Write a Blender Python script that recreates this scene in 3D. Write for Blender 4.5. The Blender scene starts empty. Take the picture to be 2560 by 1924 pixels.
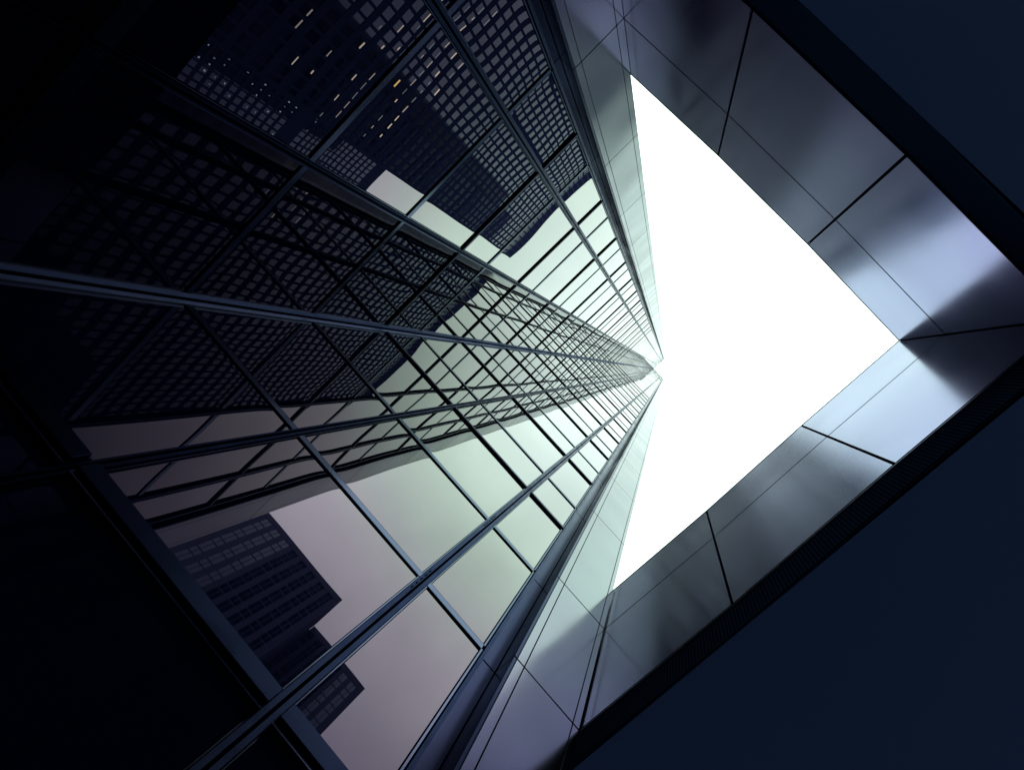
import bpy, bmesh, math, random
from mathutils import Vector, Matrix

random.seed(7)
S = bpy.context.scene
C = S.collection
G = 1.6                                    # height of the lens above the ground

# ------------------------------------------------------------------ camera
F_PX, ZX, ZY, AZ = 1934.99, 389.01, -35.50, -0.752385
zv = Vector((ZX, ZY, F_PX)).normalized()
e = Vector((1, 0, 0)); e = (e - zv * e.dot(zv)).normalized(); g = zv.cross(e)
dA = e * math.cos(AZ) + g * math.sin(AZ)
dB = -e * math.sin(AZ) + g * math.cos(AZ)
right = Vector((dA[0], dB[0], zv[0])); down = Vector((dA[1], dB[1], zv[1])); fwd = Vector((dA[2], dB[2], zv[2]))
cd = bpy.data.cameras.new('camera'); cam = bpy.data.objects.new('camera', cd); C.objects.link(cam)
m = Matrix((right, -down, -fwd)).transposed().to_4x4(); m.translation = Vector((0, 0, G)); cam.matrix_world = m
cd.sensor_width = 36; cd.lens = F_PX / 2560 * 36; cd.clip_start = 0.05; cd.clip_end = 4000
S.camera = cam

# ------------------------------------------------------------------ sky, sun, exposure
W = bpy.data.worlds.new('World'); S.world = W; W.use_nodes = True
nt = W.node_tree; nt.nodes.clear(); N = nt.nodes.new; L = nt.links.new
SUN_EL, SUN_ROT = math.radians(38), math.radians(225)
tc = N('ShaderNodeTexCoord'); sep = N('ShaderNodeSeparateXYZ'); L(tc.outputs['Generated'], sep.inputs[0])
ramp = N('ShaderNodeValToRGB'); L(sep.outputs['Z'], ramp.inputs[0])
cr = ramp.color_ramp; cr.interpolation = 'EASE'
SKY = [(0.0, (.22, .27, .52)), (0.45, (.60, .64, 1.05)), (0.70, (1.00, .95, 1.35)), (0.80, (2.20, 1.76, 2.38)), (0.885, (2.90, 2.60, 2.90)), (0.955, (2.50, 3.12, 2.62)), (0.985, (2.05, 2.50, 2.25)), (1.0, (1.85, 2.20, 2.02))]
cr.elements[0].position = 0; cr.elements[1].position = 1
for p, c in SKY[1:-1]: cr.elements.new(p)
for el, (p, c) in zip(cr.elements, SKY): el.position = p; el.color = (c[0]/4, c[1]/4, c[2]/4, 1)
up = N('ShaderNodeVectorMath'); up.operation = 'SCALE'; up.inputs['Scale'].default_value = 4.0; L(ramp.outputs[0], up.inputs[0])
nz = N('ShaderNodeTexNoise'); nz.inputs['Scale'].default_value = 5.0; nz.inputs['Detail'].default_value = 4; L(tc.outputs['Generated'], nz.inputs['Vector'])
mr = N('ShaderNodeMapRange'); mr.inputs['From Min'].default_value = .3; mr.inputs['From Max'].default_value = .7
mr.inputs['To Min'].default_value = .86; mr.inputs['To Max'].default_value = 1.12; L(nz.outputs['Fac'], mr.inputs['Value'])
cl = N('ShaderNodeVectorMath'); cl.operation = 'SCALE'; L(up.outputs[0], cl.inputs[0]); L(mr.outputs[0], cl.inputs['Scale'])
sky = N('ShaderNodeTexSky'); sky.sky_type = 'NISHITA'; sky.sun_disc = False
sky.sun_elevation = SUN_EL; sky.sun_rotation = SUN_ROT
sb = N('ShaderNodeBackground'); sb.inputs['Strength'].default_value = 0.05; L(sky.outputs[0], sb.inputs[0])
cb = N('ShaderNodeBackground'); cb.inputs['Strength'].default_value = 1.0; L(cl.outputs[0], cb.inputs[0])
ad = N('ShaderNodeAddShader'); L(sb.outputs[0], ad.inputs[0]); L(cb.outputs[0], ad.inputs[1])
wo = N('ShaderNodeOutputWorld'); L(ad.outputs[0], wo.inputs[0])

sd = bpy.data.lights.new('sun', 'SUN'); sd.energy = 0.5; sd.angle = math.radians(12); sd.color = (1, .96, .9)
so = bpy.data.objects.new('sun', sd); C.objects.link(so)
sdir = Vector((math.sin(SUN_ROT) * math.cos(SUN_EL), math.cos(SUN_ROT) * math.cos(SUN_EL), math.sin(SUN_EL)))
so.rotation_euler = sdir.to_track_quat('Z', 'Y').to_euler(); so.location = sdir * 300

S.view_settings.view_transform = 'Standard'; S.view_settings.look = 'None'
S.view_settings.exposure = 0; S.view_settings.gamma = 1
S.render.engine = 'CYCLES'
S.cycles.max_bounces = 10; S.cycles.glossy_bounces = 8; S.cycles.diffuse_bounces = 3
S.cycles.sample_clamp_indirect = 6

# ------------------------------------------------------------------ materials
def mat(name, color, metallic=0.0, rough=0.5, ior=1.5, spec=0.5):
    M = bpy.data.materials.new(name); M.use_nodes = True
    b = M.node_tree.nodes['Principled BSDF']
    b.inputs['Base Color'].default_value = (*color, 1); b.inputs['Metallic'].default_value = metallic
    b.inputs['Roughness'].default_value = rough; b.inputs['IOR'].default_value = ior
    b.inputs['Specular IOR Level'].default_value = spec
    return M, M.node_tree, b

def wavy_normal(t, b, amp, scale, pillow=0.0, zs=1.0):
    """gentle roller-wave distortion of a float glass sheet"""
    n, l = t.nodes.new, t.links.new
    geo = n('ShaderNodeNewGeometry')
    mp = n('ShaderNodeVectorMath'); mp.operation = 'MULTIPLY'; mp.inputs[1].default_value = (1, 1, zs); l(geo.outputs['Position'], mp.inputs[0])
    no = n('ShaderNodeTexNoise'); no.inputs['Scale'].default_value = scale; no.inputs['Detail'].default_value = 1.0
    l(mp.outputs[0], no.inputs['Vector'])
    s1 = n('ShaderNodeVectorMath'); s1.operation = 'SUBTRACT'; s1.inputs[1].default_value = (.5, .5, .5); l(no.outputs['Color'], s1.inputs[0])
    s2 = n('ShaderNodeVectorMath'); s2.operation = 'SCALE'; s2.inputs['Scale'].default_value = amp; l(s1.outputs[0], s2.inputs[0])
    a = n('ShaderNodeVectorMath'); a.operation = 'ADD'; l(geo.outputs['Normal'], a.inputs[0]); l(s2.outputs[0], a.inputs[1])
    last = a
    if pillow:
        uv = n('ShaderNodeUVMap'); sp = n('ShaderNodeSeparateXYZ'); l(uv.outputs[0], sp.inputs[0])
        outs = []
        for ax in ('X', 'Y'):
            m1 = n('ShaderNodeMath'); m1.operation = 'MULTIPLY_ADD'; m1.inputs[1].default_value = 2; m1.inputs[2].default_value = -1; l(sp.outputs[ax], m1.inputs[0])
            m2 = n('ShaderNodeMath'); m2.operation = 'ABSOLUTE'; l(m1.outputs[0], m2.inputs[0])
            m3 = n('ShaderNodeMath'); m3.operation = 'POWER'; m3.inputs[1].default_value = 9; l(m2.outputs[0], m3.inputs[0])
            m4 = n('ShaderNodeMath'); m4.operation = 'SIGN'; l(m1.outputs[0], m4.inputs[0])
            m5 = n('ShaderNodeMath'); m5.operation = 'MULTIPLY'; l(m3.outputs[0], m5.inputs[0]); l(m4.outputs[0], m5.inputs[1])
            m6 = n('ShaderNodeMath'); m6.operation = 'MULTIPLY'; m6.inputs[1].default_value = pillow; l(m5.outputs[0], m6.inputs[0]); outs.append(m6)
        cb_ = n('ShaderNodeCombineXYZ'); l(outs[0].outputs[0], cb_.inputs[0]); l(outs[0].outputs[0], cb_.inputs[1]); l(outs[1].outputs[0], cb_.inputs[2])
        a2 = n('ShaderNodeVectorMath'); a2.operation = 'ADD'; l(last.outputs[0], a2.inputs[0]); l(cb_.outputs[0], a2.inputs[1]); last = a2
    nn = n('ShaderNodeVectorMath'); nn.operation = 'NORMALIZE'; l(last.outputs[0], nn.inputs[0]); l(nn.outputs[0], b.inputs['Normal'])
    return no

def dusty(t, b, r0, r1, scale, stretch=(1, 1, 1)):
    n, l = t.nodes.new, t.links.new
    geo = n('ShaderNodeNewGeometry')
    mp = n('ShaderNodeVectorMath'); mp.operation = 'MULTIPLY'; mp.inputs[1].default_value = stretch; l(geo.outputs['Position'], mp.inputs[0])
    no = n('ShaderNodeTexNoise'); no.inputs['Scale'].default_value = scale; no.inputs['Detail'].default_value = 5; l(mp.outputs[0], no.inputs['Vector'])
    m_ = n('ShaderNodeMapRange'); m_.inputs['From Min'].default_value = .3; m_.inputs['From Max'].default_value = .7
    m_.inputs['To Min'].default_value = r0; m_.inputs['To Max'].default_value = r1
    l(no.outputs['Fac'], m_.inputs['Value']); l(m_.outputs[0], b.inputs['Roughness'])

GLASS, t, b = mat('tinted_glass', (.001, .003, .012), 0, .0, 1.42); b.inputs['Specular Tint'].default_value = (.80, .87, 1, 1); wavy_normal(t, b, .008, .9, .006, .55)
# brushed steel cladding: fine brushing lines perturb the roughness and the normal
def brushed(name, col, rough, amp, edge=(.60, .62, .60)):
    M, t, b = mat(name, col, 1.0, rough)
    b.inputs['Specular Tint'].default_value = (*edge, 1)
    n, l = t.nodes.new, t.links.new
    geo = n('ShaderNodeNewGeometry')
    mp = n('ShaderNodeVectorMath'); mp.operation = 'MULTIPLY'; mp.inputs[1].default_value = (30, 30, .8); l(geo.outputs['Position'], mp.inputs[0])
    no = n('ShaderNodeTexNoise'); no.inputs['Scale'].default_value = 3; no.inputs['Detail'].default_value = 1.5; l(mp.outputs[0], no.inputs['Vector'])
    lo = n('ShaderNodeTexNoise'); lo.inputs['Scale'].default_value = .9; lo.inputs['Detail'].default_value = 0.5; l(geo.outputs['Position'], lo.inputs['Vector'])
    mx = n('ShaderNodeMix'); mx.data_type = 'FLOAT'; mx.inputs[0].default_value = .8; l(no.outputs['Fac'], mx.inputs[2]); l(lo.outputs['Fac'], mx.inputs[3])
    m_ = n('ShaderNodeMapRange'); m_.inputs['From Min'].default_value = .35; m_.inputs['From Max'].default_value = .65
    m_.inputs['To Min'].default_value = rough * .85; m_.inputs['To Max'].default_value = rough * 1.2
    l(mx.outputs[0], m_.inputs['Value']); l(m_.outputs[0], b.inputs['Roughness'])
    s1 = n('ShaderNodeVectorMath'); s1.operation = 'SUBTRACT'; s1.inputs[1].default_value = (.5, .5, .5); l(lo.outputs['Color'], s1.inputs[0])
    s2 = n('ShaderNodeVectorMath'); s2.operation = 'SCALE'; s2.inputs['Scale'].default_value = amp; l(s1.outputs[0], s2.inputs[0])
    s3 = n('ShaderNodeVectorMath'); s3.operation = 'SUBTRACT'; s3.inputs[1].default_value = (.5, .5, .5); l(no.outputs['Color'], s3.inputs[0])
    s4 = n('ShaderNodeVectorMath'); s4.operation = 'SCALE'; s4.inputs['Scale'].default_value = amp * .04; l(s3.outputs[0], s4.inputs[0])
    a = n('ShaderNodeVectorMath'); a.operation = 'ADD'; l(geo.outputs['Normal'], a.inputs[0]); l(s2.outputs[0], a.inputs[1])
    a2 = n('ShaderNodeVectorMath'); a2.operation = 'ADD'; l(a.outputs[0], a2.inputs[0]); l(s4.outputs[0], a2.inputs[1])
    nn = n('ShaderNodeVectorMath'); nn.operation = 'NORMALIZE'; l(a2.outputs[0], nn.inputs[0]); l(nn.outputs[0], b.inputs['Normal'])
    return M
STEEL = brushed('brushed_steel_cladding', (.160, .18, .215), .17, .03, (.60, .615, .61))
FASCIA = brushed('brushed_steel_fascia', (.155, .160, .300), .185, .012, (.63, .66, .74)); FASCIA.node_tree.nodes['Principled BSDF'].inputs['Metallic'].default_value = .84
CHANNEL, t, b = mat('dark_channel_steel', (.026, .032, .054), 1, .22); b.inputs['Specular Tint'].default_value = (.48, .50, .54, 1); dusty(t, b, .16, .30, 1.5, (1, 1, .3))
FRAME, t, b = mat('anodised_frame', (.018, .026, .048), 1, .30); dusty(t, b, .24, .38, 4); b.inputs['Specular Tint'].default_value = (.48, .50, .55, 1)
RAIL, t, b = mat('polished_frame_edge', (.075, .10, .14), 1.0, .18); b.inputs['Specular Tint'].default_value = (.50, .53, .56, 1)
CORNER, t, b = mat('satin_corner_strip', (.24, .30, .38), 1.0, .42); b.inputs['Specular Tint'].default_value = (.5, .56, .62, 1)
GASKET, t, b = mat('black_gasket', (.001, .0015, .004), 0, .55, spec=0)
BACK, t, b = mat('dark_backing', (.0012, .002, .005), 0, .7, spec=0)
SOFFIT, t, b = mat('painted_soffit', (.052, .105, .185), 0, .6, spec=.2)
BAND, t, b = mat('drip_band_paint', (.010, .030, .062), 0, .6, spec=0)
GRILLE, t, b = mat('perforated_vent', (.03, .06, .11), 0, .5, spec=0)
n, l = t.nodes.new, t.links.new
geo = n('ShaderNodeNewGeometry'); mp = n('ShaderNodeMapping'); mp.inputs['Rotation'].default_value = (0, math.radians(45), 0); mp.inputs['Scale'].default_value = (48, .01, 48)
l(geo.outputs['Position'], mp.inputs[0]); ck = n('ShaderNodeTexChecker'); ck.inputs['Scale'].default_value = 1
ck.inputs['Color1'].default_value = (.018, .046, .085, 1); ck.inputs['Color2'].default_value = (.003, .007, .014, 1)
l(mp.outputs[0], ck.inputs[0]); l(ck.outputs[0], b.inputs['Base Color'])
CONC, t, b = mat('dark_stone_wall', (.052, .072, .16), 0, .5, spec=0); dusty(t, b, .4, .6, .7)
CITYGLASS, t, b = mat('office_window_glass', (.012, .022, .060), 0, .03, 1.9); b.inputs['Specular Tint'].default_value = (.42, .62, 1.0, 1); wavy_normal(t, b, .006, .15)
STONE, t, b = mat('grey_stone_wall', (.15, .155, .27), 0, .6, spec=0)
ROOF, t, b = mat('roof_membrane', (.08, .085, .09), 0, .8)
PAVE, t, b = mat('stone_paving', (.16, .17, .19), 0, .55)
n, l = t.nodes.new, t.links.new
geo = n('ShaderNodeNewGeometry'); br = n('ShaderNodeTexBrick'); br.inputs['Scale'].default_value = 1.0
br.inputs['Brick Width'].default_value = .9; br.inputs['Row Height'].default_value = .45; br.inputs['Mortar Size'].default_value = .008
br.inputs['Color1'].default_value = (.30, .33, .38, 1); br.inputs['Color2'].default_value = (.36, .39, .44, 1); br.inputs['Mortar'].default_value = (.05, .05, .06, 1)
l(geo.outputs['Position'], br.inputs['Vector']); l(br.outputs['Color'], b.inputs['Base Color'])
def lamp_mat(name, col, st):
    M, t, b = mat(name, (.8, .8, .8)); b.inputs['Emission Color'].default_value = (*col, 1); b.inputs['Emission Strength'].default_value = st; return M
LIT_WARM = [lamp_mat('warm_ceiling_lamp', (1, .76, .58), 4.6), lamp_mat('dim_ceiling_lamp', (1, .82, .70), 2.4), lamp_mat('faint_ceiling_lamp', (.7, .82, .85), 1.1)]
LIT_COOL = [lamp_mat('cool_ceiling_lamp', (.62, .85, 1), 2.4), lamp_mat('faint_cool_lamp', (.5, .75, .9), 1.0)]
LIT_AMBER = [lamp_mat('amber_lamp', (1, .6, .15), 6.0)]

# ------------------------------------------------------------------ mesh helpers
class MB:
    def __init__(s): s.v = []; s.f = []; s.uv = []
    def hexa(s, p):       # p: 8 points, bottom 4 then top 4 (counter clockwise)
        o = len(s.v); s.v += [tuple(q) for q in p]
        for f in ((0, 3, 2, 1), (4, 5, 6, 7), (0, 1, 5, 4), (1, 2, 6, 5), (2, 3, 7, 6), (3, 0, 4, 7)):
            s.f.append(tuple(o + i for i in f)); s.uv += [(0, 0), (1, 0), (1, 1), (0, 1)]
        return s
    def box(s, x0, x1, y0, y1, z0, z1):
        x0, x1 = sorted((x0, x1)); y0, y1 = sorted((y0, y1)); z0, z1 = sorted((z0, z1))
        return s.hexa([(x0, y0, z0), (x1, y0, z0), (x1, y1, z0), (x0, y1, z0), (x0, y0, z1), (x1, y0, z1), (x1, y1, z1), (x0, y1, z1)])
    def build(s, name, m, parent=None, bevel=0, props=None):
        me = bpy.data.meshes.new(name); me.from_pydata([(a, b_, c + G) for a, b_, c in s.v], [], s.f); me.materials.append(m)
        ul = me.uv_layers.new(name='UVMap')
        for i, u in enumerate(s.uv): ul.data[i].uv = u
        if bevel:
            bm = bmesh.new(); bm.from_mesh(me)
            bmesh.ops.bevel(bm, geom=bm.edges[:], offset=bevel, segments=1, affect='EDGES'); bm.to_mesh(me); bm.free()
        o = bpy.data.objects.new(name, me); C.objects.link(o); o.parent = parent
        for k, v in (props or {}).items(): o[k] = v
        return o
def thing(name, label, cat, loc=(0, 0, 0), group=None):
    o = bpy.data.objects.new(name, None); C.objects.link(o); o['label'] = label; o['category'] = cat
    o.empty_display_size = .5
    if group: o['group'] = group
    return o
def structure(o): o['kind'] = 'structure'; return o

# ------------------------------------------------------------------ setting
structure(MB().box(-900, 900, -900, 900, -G - .3, -G).build('ground', PAVE))

# ------------------------------------------------------------------ the glass tower
X0, Y0 = -2.45, -3.10            # glass planes: lower wing x = X0, upper wing y = Y0
XS, YS = -2.40, -3.06            # steel end strips
H = 234.0
XE, YE = 2.22, 1.585             # outer corners of the two wings
XB, YB = -29.0, -36.0            # far sides of the tower
tower = thing('glass_tower', 'tall dark glass skyscraper with steel edged inner corner rising above the court', 'skyscraper')

levels = [-G, 0.9, 3.33, 5.70, 8.00]
k = 0
while 10.25 + 4.1 * k < H - 3:
    levels.append(10.25 + 4.1 * k); levels.append(11.82 + 4.1 * k); k += 1
levels.append(H - .6)

def P(face, u, d, z):
    """u along the facade, d outwards from the glass plane"""
    return (u, Y0 + d, z) if face == 'U' else (X0 + d, u, z)
def fbox(mb, face, u0, u1, d0, d1, z0, z1):
    if face == 'U': mb.box(u0, u1, Y0 + d0, Y0 + d1, z0, z1)
    else: mb.box(X0 + d0, X0 + d1, u0, u1, z0, z1)
    return mb

BAYS = {'U': [X0, -.915, .60, 1.30], 'L': [Y0, -1.61, -.075, .645]}
# panes ------------------------------------------------------------
def pane(mb, face, u0, u1, z0, z1, small=False):
    a, b_ = (random.uniform(-.0042, .0042) for _ in range(2))
    c = random.uniform(-.0015, .0015)
    w, h = (u1 - u0), (z1 - z0)
    def dd(u, z): return a * (u - (u0 + u1) / 2) + c * (z - (z0 + z1) / 2)
    pts = []
    for z in (z0, z1):
        for (u, d) in ((u0, -.03), (u1, -.03), (u1, 0), (u0, 0)):
            pts.append(P(face, u, d + dd(u, z), z))
    if face == 'L': pts = [pts[i] for i in (1, 0, 3, 2, 5, 4, 7, 6)]
    mb.hexa(pts)
n_pane = 0; rest = MB()
for li in range(len(levels) - 1):
    z0, z1 = levels[li] + .045, levels[li + 1] - .045
    if li == 1: z1 = 3.24
    for face in 'UL':
        bs = BAYS[face]
        for bi in range(3):
            hw = (.085, .046, .060); u0 = bs[bi] + hw[bi]; u1 = bs[bi + 1] - hw[bi + 1] if bi < 2 else bs[3] - .06
            if li >= 1 and n_pane < 99:
                mb = MB(); pane(mb, face, u0, u1, z0, z1); mb.build('glass_pane', GLASS, tower); n_pane += 1
            else: pane(rest, face, u0, u1, z0, z1)
rest.build('glass_pane', GLASS, tower, props={'kind': 'stuff'})
# gaskets around panes: a dark sheet just behind, seen as thin black lines
for face in 'UL':
    bs = BAYS[face]
    fbox(MB(), face, bs[0] + (.0 if face == 'U' else 0), bs[3], -.08, -.036, -G, H - .6).build('gasket_layer', GASKET, tower)

dark_bar = lambda li: li >= 5 and (li - 5) % 2 == 0
# transoms ---------------------------------------------------------
nt_ = 0; rest = MB()
for li, z in enumerate(levels[1:-1], 1):
    for face in 'UL':
        bs = BAYS[face]
        beam = abs(z - 3.33) < .01
        segs = [(bs[0] + .085, bs[1] - .028), (bs[1] + .028, bs[2] - .042), (bs[2] + .042, bs[3] - .035)]
        mb = MB() if (nt_ < 96) else rest
        for (a, b_) in segs:
            if beam:
                fbox(mb, face, a, b_, -.03, .085, 3.27, 3.41)
            else:
                p_ = (.030 if z < 60 else .012) if dark_bar(li) else (.014 if z < 60 else .006); hh = .034 if dark_bar(li) else .042
                fbox(mb, face, a, b_, -.03, p_, z - hh, z + hh)
        if mb is not rest:
            o = mb.build('base_beam' if beam else 'transom', FRAME if beam or dark_bar(li) else RAIL, tower, bevel=.003); nt_ += 1
            if beam:
                r = MB()
                for (a, b_) in segs:
                    fbox(r, face, a, b_, -.03, .060, 3.225, 3.267); fbox(r, face, a, b_, -.03, .050, 3.413, 3.44)
                r.build('beam_edge', RAIL, o)
            else:
                r = MB()
                for (a, b_) in segs:
                    fbox(r, face, a, b_, -.03, .012, z - .054, z - hh - .001); fbox(r, face, a, b_, -.03, .010, z + hh + .001, z + .054)
                r.build('seal', GASKET, o)
rest.build('transom', RAIL, tower, props={'kind': 'stuff'})

# mullions ---------------------------------------------------------
def mullion(face, u, w, weep=False):
    """w: half width; two rails with a dark groove between, thin bright beads along both panes"""
    gw = .010
    o = MB()
    fbox(o, face, u - w + .014, u - gw, -.03, .036, -G, H - .6); fbox(o, face, u + gw, u + w - .014, -.03, .036, -G, H - .6)
    o = o.build('mullion', FRAME, tower)
    fbox(MB(), face, u - gw + .001, u + gw - .001, -.03, .020, -G, H - .6).build('groove', GASKET, o)
    for sg in (-1, 1):
        fbox(MB(), face, u + sg * (w - .008), u + sg * w, -.03, .012, -G, H - .6).build('bead', RAIL, o)
    if weep:
        for z in levels[3:6]:
            for k in range(5):
                zz = z - .34 + k * .11
                fbox(MB(), face, u - .028, u - .016, .030, .0368, zz, zz + .05).build('weep_hole', GASKET, o)
for face in 'UL':
    mullion(face, BAYS[face][1], .040); mullion(face, BAYS[face][2], .054, face == 'L')
    o = fbox(MB(), face, BAYS[face][3] - .030, BAYS[face][3], -.03, .035, -G, H - .6).build('edge_frame', FRAME, tower)
    fbox(MB(), face, BAYS[face][3] - .052, BAYS[face][3] - .038, -.03, .014, -G, H - .6).build('bead', RAIL, o)
# the re-entrant corner: two bright strips with a black groove between
MB().box(X0 - .02, X0 + .026, Y0 - .02, Y0 + .026, -G, H - .6).build('corner_groove', GASKET, tower)
MB().box(X0 + .032, X0 + .078, Y0 - .03, Y0 + .016, -G, H - .6).build('corner_strip', CORNER, tower)
MB().box(X0 - .03, X0 + .016, Y0 + .032, Y0 + .078, -G, H - .6).build('corner_strip', CORNER, tower)

# steel channel and end strip of each wing ---------------------------
joint = [-G, 1.86, 5.97, 8.39]
z = 12.48
while z < H - 1: joint.append(z); z += 4.1
joint.append(H)
cnt = 0; rest = MB(); rest2 = MB()
gp = .011
def clad(face, boxfn, z0, z1):
    """one floor-high set of cladding sheets"""
    global cnt
    for i, fn in enumerate(boxfn):
        if cnt < 150:
            mb = MB(); fn(mb, z0 + gp, z1 - gp); mb.build('channel_panel' if i < 2 else 'cladding_panel', CHANNEL if i < 2 else STEEL, tower, bevel=.003); cnt += 1
        else: fn(rest2 if i < 2 else rest, z0 + gp, z1 - gp)
upper_cols = [lambda mb, a, b_: mb.box(1.306, 1.472, -3.30, -3.27, a, b_),       # back of the channel
              lambda mb, a, b_: mb.box(1.476, 1.506, -3.265, YS, a, b_),          # return
              lambda mb, a, b_: mb.box(1.510, 1.597, YS - .03, YS, a, b_),
              lambda mb, a, b_: mb.box(1.603, 2.113, YS - .03, YS, a, b_),
              lambda mb, a, b_: mb.box(2.119, XE, YS - .03, YS + .0, a, b_)]
lower_cols = [lambda mb, a, b_: mb.box(-2.65, -2.62, .651, .834, a, b_),
              lambda mb, a, b_: mb.box(-2.615, XS, .838, .868, a, b_),
              lambda mb, a, b_: mb.box(XS - .03, XS, .872, .951, a, b_),
              lambda mb, a, b_: mb.box(XS - .03, XS, .957, 1.514, a, b_),
              lambda mb, a, b_: mb.box(XS - .03, XS, 1.520, YE, a, b_)]
for i in range(len(joint) - 1):
    clad('U', upper_cols, joint[i], joint[i + 1]); clad('L', lower_cols, joint[i], joint[i + 1])
rest.build('cladding_panel', STEEL, tower, props={'kind': 'stuff'}); rest2.build('channel_panel', CHANNEL, tower, props={'kind': 'stuff'})
# body of the tower: backing walls and outer facades
MB().box(XB + .5, X0 - .082, Y0 - .3, .645, -G, H - .7).build('core_wall', BACK, tower)
MB().box(X0 - .078, 1.30, YB + .5, Y0 - .082, -G, H - .7).build('core_wall', BACK, tower)
MB().box(XB + .5, -2.66, .66, YE - .035, -G, H - .05).build('core_wall', BACK, tower)
MB().box(-2.655, XS - .034, .872, YE - .04, -G, H - .06).build('core_wall', BACK, tower)
MB().box(1.302, XE - .035, YB + .5, -3.305, -G, H - .05).build('core_wall', BACK, tower)
MB().box(1.510, XE - .04, -3.30, YS - .034, -G, H - .06).build('core_wall', BACK, tower)
# outer facades: end walls and window bands that only the mirrored towers see
def banded(name, pts_fn, z0, z1, step, m1, m2, parent):
    w = MB(); gl = MB(); z = z0
    while z < z1:
        pts_fn(w, z, min(z + step * .38, z1)); pts_fn(gl, z + step * .38 + .002, min(z + step - .002, z1)); z += step
    w.build(name, m1, parent); gl.build('window_band', m2, parent)
banded('side_wall', lambda mb, a, b_: mb.box(XE - .03, XE, YB, YS - .04, a, b_), -G, H, 4.1, CONC, CITYGLASS, tower)
banded('side_wall', lambda mb, a, b_: mb.box(XB, XS - .04, YE - .03, YE, a, b_), -G, H, 4.1, CONC, CITYGLASS, tower)
MB().box(XB, XB + .4, YB, YE - .04, -G, H).build('side_wall', CONC, tower)
MB().box(XB + .41, XE - .04, YB, YB + .4, -G, H).build('side_wall', CONC, tower)

# ------------------------------------------------------------------ low canopies enclosing the court
HT, HM, HB, HG = 10.0, 8.41, 6.03, 5.44
def fascia(canopy, pts, inward, vent):
    """pts: plan points of the joints along the top; inward: unit normal towards the court"""
    n_ = Vector((*inward, 0))
    for i in range(len(pts) - 1):
        a, b_ = Vector((*pts[i], 0)), Vector((*pts[i + 1], 0)); t_ = (b_ - a).normalized()
        nn = Vector((-t_.y, t_.x, 0)); nn = nn if nn.dot(n_) > 0 else -nn
        ga = .013
        a2, b2 = a + t_ * ga, b_ - t_ * ga
        def slab(mb, z0, z1, f, bk, a3=a2, b3=b2, nn=nn):
            q = [a3 - nn * bk, b3 - nn * bk, b3 + nn * f, a3 + nn * f]
            ccw = (q[1] - q[0]).cross(q[2] - q[1]).z > 0
            if not ccw: q = q[::-1]
            mb.hexa([(p.x, p.y, z0) for p in q] + [(p.x, p.y, z1) for p in q]); return mb
        slab(MB(), HM + .017, HT - .02, 0, .05).build('fascia_panel', FASCIA, canopy)
        slab(MB(), HB, HM - .017, 0, .05).build('fascia_panel', FASCIA, canopy)
        slab(MB(), HT - .018, HT, .004, .2, a, b_).build('top_flashing', GASKET, canopy)
        o = slab(MB(), HG, HB - .07, -.002, .012, a, b_).build('vent_grille' if vent else 'drip_band', GRILLE if vent else BAND, canopy)
        if vent: slab(MB(), HB - .068, HB - .050, .006, .05, a, b_).build('trim', FRAME, o)
        if vent: slab(MB(), HG - .006, HG - .002, .004, .006, a, b_).build('trim', GASKET, o)
canU = thing('canopy', 'plain edged steel canopy whose dark soffit fills the upper right corner', 'canopy')
canL = thing('canopy', 'steel faced canopy with a perforated vent strip, its dark soffit in the lower right', 'canopy')
K = 10.0
ptsU = [(2.2215, -3.062), (2.2222, -3.0657 + .002), (2.268, -1.537), (2.2706, .0163), (2.2268, 1.5532)]
ptsU = [(2.2210, -3.11), (2.268, -1.537), (2.2706, .0163), (2.2258, 1.5532 + .045)]
ptsL = [(2.2268 - .005, 1.5532 + .0365), (.716, 1.5904), (-.8468, 1.6143), (-2.3928 - .06, 1.5997)]
fascia(canU, ptsU, (-1, 0), False); fascia(canL, ptsL, (0, -1), True)
MB().box(2.226, 2.33, 1.592, 1.66, HG, HT - .03).build('corner_post', BACK, canU)
OUT = 12.0
MB().box(2.335, OUT, -3.04, OUT, HG + .01, HT - .03).build('body', BACK, canU)
MB().box(2.286, OUT, -3.05, OUT, HG - .0, HG + .006).build('soffit', SOFFIT, canU)
MB().box(-14, 2.33, 1.672, OUT, HG + .01, HT - .03).build('body', BACK, canL)
MB().box(-14, 2.284, 1.626, OUT, HG + .0005, HG + .006).build('soffit', SOFFIT, canL)
MB().box(XE + .01, OUT, -18, -3.07, HG + .01, HT - .03).build('body', BACK, canU)
MB().box(XE + .01, OUT, -18, -3.055, HG, HG + .006).build('soffit', SOFFIT, canU)
MB().box(2.30, OUT, -18, OUT, HT - .028, HT - .004).build('roof', ROOF, canU)
MB().box(-14, 2.295, 1.68, OUT, HT - .028, HT - .004).build('roof', ROOF, canL)

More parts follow.
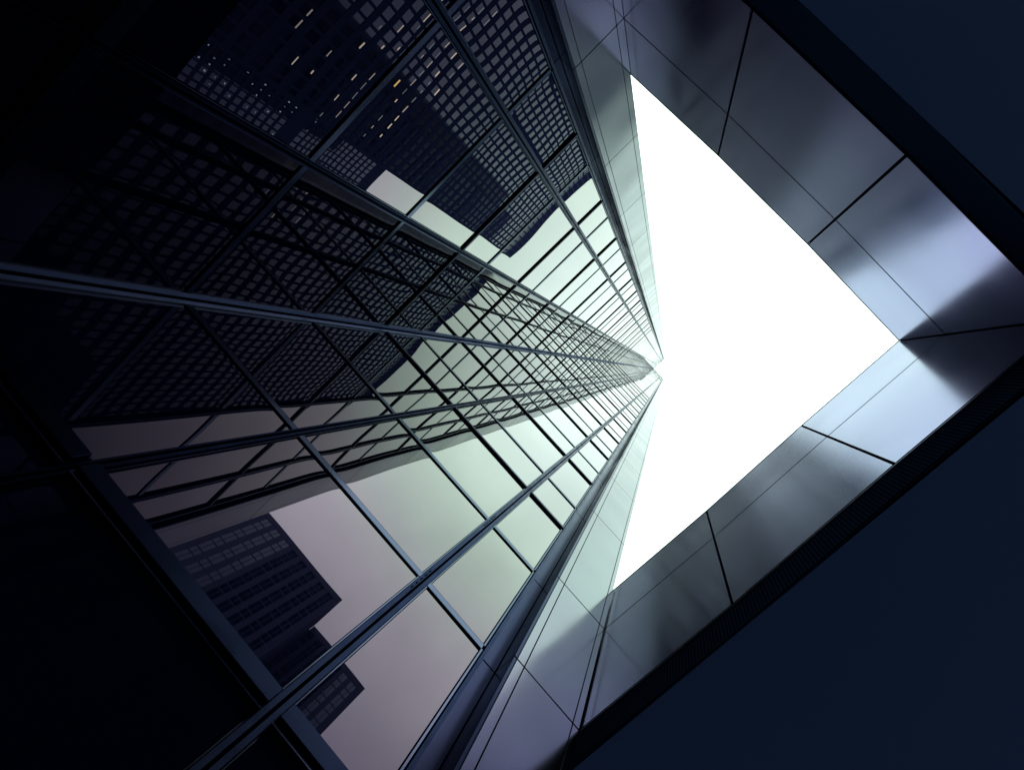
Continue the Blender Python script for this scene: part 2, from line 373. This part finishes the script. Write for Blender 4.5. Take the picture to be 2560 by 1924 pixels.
# ------------------------------------------------------------------ neighbouring towers (seen mirrored in the glass)
def grid_tower(root, x0, x1, yf, depth, top, crown, cx, pitch, cw, rz, rpitch, ch, zlow, skip=None):
    MB().box(x0, x1, yf + .25, yf + depth, -G, top - .3).build('wall', CONC, root)
    gl = MB().box(x0 + .3, x1 - .3, yf + .045, yf + .246, zlow, top - crown)
    gl.build('glazing', CITYGLASS, root)
    fr = MB()
    nx = int((x1 - x0) / pitch)
    k0 = math.ceil((x0 + .3 - cx) / pitch)
    for i in range(k0, k0 + nx):
        u = cx + (i + .5) * pitch
        if u > x1 - .3: break
        fr.box(u - (pitch - cw) / 2, u + (pitch - cw) / 2, yf + .015, yf + .044, zlow, top - crown)
    fr.box(x0, x0 + .35, yf + .01, yf + .24, zlow, top - crown); fr.box(x1 - .35, x1, yf + .01, yf + .24, zlow, top - crown)
    fr.build('pier', CONC, root)
    sp = MB(); z = rz
    while z + rpitch / 2 > zlow: z -= rpitch
    while z < top - crown - rpitch * .3:
        z += rpitch
        if z + rpitch / 2 > top - crown: break
        if skip and skip[0] < z < skip[1]: sp.box(x0 + .36, x1 - .36, yf + .005, yf + .040, z - rpitch / 2, z + rpitch / 2); continue
        sp.box(x0 + .36, x1 - .36, yf + .0, yf + .040, z + rpitch / 2 - (rpitch - ch) / 2, z + rpitch / 2 + (rpitch - ch) / 2)
    sp.build('spandrel', CONC, root)
    cr_ = MB().box(x0, x1, yf + .05, yf + .24, top - crown + .01, top)
    cr_ = cr_.build('crown', CONC, root)
    rb = MB(); u = x0 + .4
    while u < x1: rb.box(u, u + .12, yf - .05, yf + .048, top - crown + .01, top - .2); u += 1.15
    rb.build('rib', FRAME, cr_)
T1 = thing('office_tower', 'office tower with square windows and warm ceiling lamps, mirrored in the upper glass wall', 'office tower', group='office towers around the court')
Y1 = 31.0
grid_tower(T1, -7.2, 44, Y1, 30, 150.0, 6.0, .10, 1.155, .88, 58.85, 2.665, 1.62, 14)
def lamps(root, yf, spots, w, h, mats, name='ceiling_lamp'):
    for (x, z) in spots:
        k = random.choice((1, 1, .8, .45)); dx = random.uniform(-.5, .5) * w * (1 - k); hh = h * random.choice((.6, .8, 1))
        MB().box(x + dx - w * k / 2, x + dx + w * k / 2, yf + .020, yf + .0445, z - hh / 2, z + hh / 2).build(name, random.choice(mats), root)
base = 58.85; rp = 2.665; cxp = 1.155
def sp_(col, row): return (.10 + cxp * col, base + rp * row + .45)
warm = [(-2,-2),(-1,-2),(-4,-1.25),(-4,0),(-2,0),(-2,2),(-4,2),(-4,3),(-5,3),(-3,3),(-1,3),(-2,3),(0,1),(2,1),(3,2),(1,2),(2,3),(4,3),(-6,2),(3,4),(4,4),(-5,5),(-4,6),(-3,5),(-4,4.97),(-3,6),(-2,6),(-1,6),(0,6),(1,6),(-1,5),(0,5),(1,5),(2,5),(3,5),(2,6),(3,6),(5,6),(4,5),(5,5),(5,3),(6,4),(7,4),(6,3),(7,3),(8,4),(7,5),(8,5),(9,5),(9,3),(10,4),(6,5),(9,6),(10,6),(4,7),(2,7),(5,7)]
lamps(T1, Y1, [sp_(int(c), round(r)) for c, r in dict.fromkeys(warm)], .80, .22, LIT_WARM)
lamps(T1, Y1, [sp_(0, 4)], .8, .5, LIT_AMBER)
T2 = thing('office_tower', 'gridded office tower with small cool lamps, mirrored left of the warm lit tower', 'office tower', group='office towers around the court')
Y2 = 60.0
grid_tower(T2, -46, -2, Y2, 25, 146, 5.0, -18.94, .94, .70, 90.1, 2.27, 1.5, 20, skip=(108.8, 114.0))
random.seed(3)
sp2 = [(-18.94 + .94 * random.randint(-1, 6), 90.1 + 2.27 * random.randint(-4, 12) + .2) for _ in range(60)]
lamps(T2, Y2, list(dict.fromkeys(sp2)), .20, .42, LIT_COOL)

def strip_tower(root, xf, y0, y1, depth, top, bay, rp):
    MB().box(xf + .3, xf + depth, y0, y1, -G, top - .2).build('wall', STONE, root)
    gl = MB().box(xf + .06, xf + .29, y0 + .4, y1 - .4, 20, top - 1.6); gl.build('glazing', CITYGLASS, root)
    pr = MB(); y = y1 - 1.0
    pr.box(xf, xf + .28, y1 - 1.1, y1, -G, top - 1.7)
    while y > y0:
        pr.box(xf, xf + .058, y - bay * 1.0, y - bay * .60, -G, top - 1.7)
        pr.box(xf + .03, xf + .056, y - bay * .32, y - bay * .28, 20, top - 1.7)
        y -= bay
    pr.build('pier', STONE, root)
    br_ = MB(); z = 20; alt = 0
    while z < top - 2:
        br_.box(xf + .02, xf + .052, y0 + .4, y1 - 1.11, z, z + .22); z += rp * (1.25 if alt else .75); alt = 1 - alt
    br_.build('glazing_bar', STONE, root)
    MB().box(xf, xf + .3, y0, y1, top - 1.6, top).build('parapet', STONE, root)
T3 = thing('office_tower', 'dark tower striped by vertical window bands, larger one mirrored in the lower left glass', 'office tower', group='office towers around the court')
strip_tower(T3, 55.85, -52, -8.06, 6.2, 112.5, 2.14, 2.7)
T4 = thing('office_tower', 'smaller looking striped tower corner mirrored at the bottom, just behind the larger striped one', 'office tower', group='office towers around the court')
strip_tower(T4, 62.1, -8.0, 5.07, 15, 112.5, 2.14, 2.7)
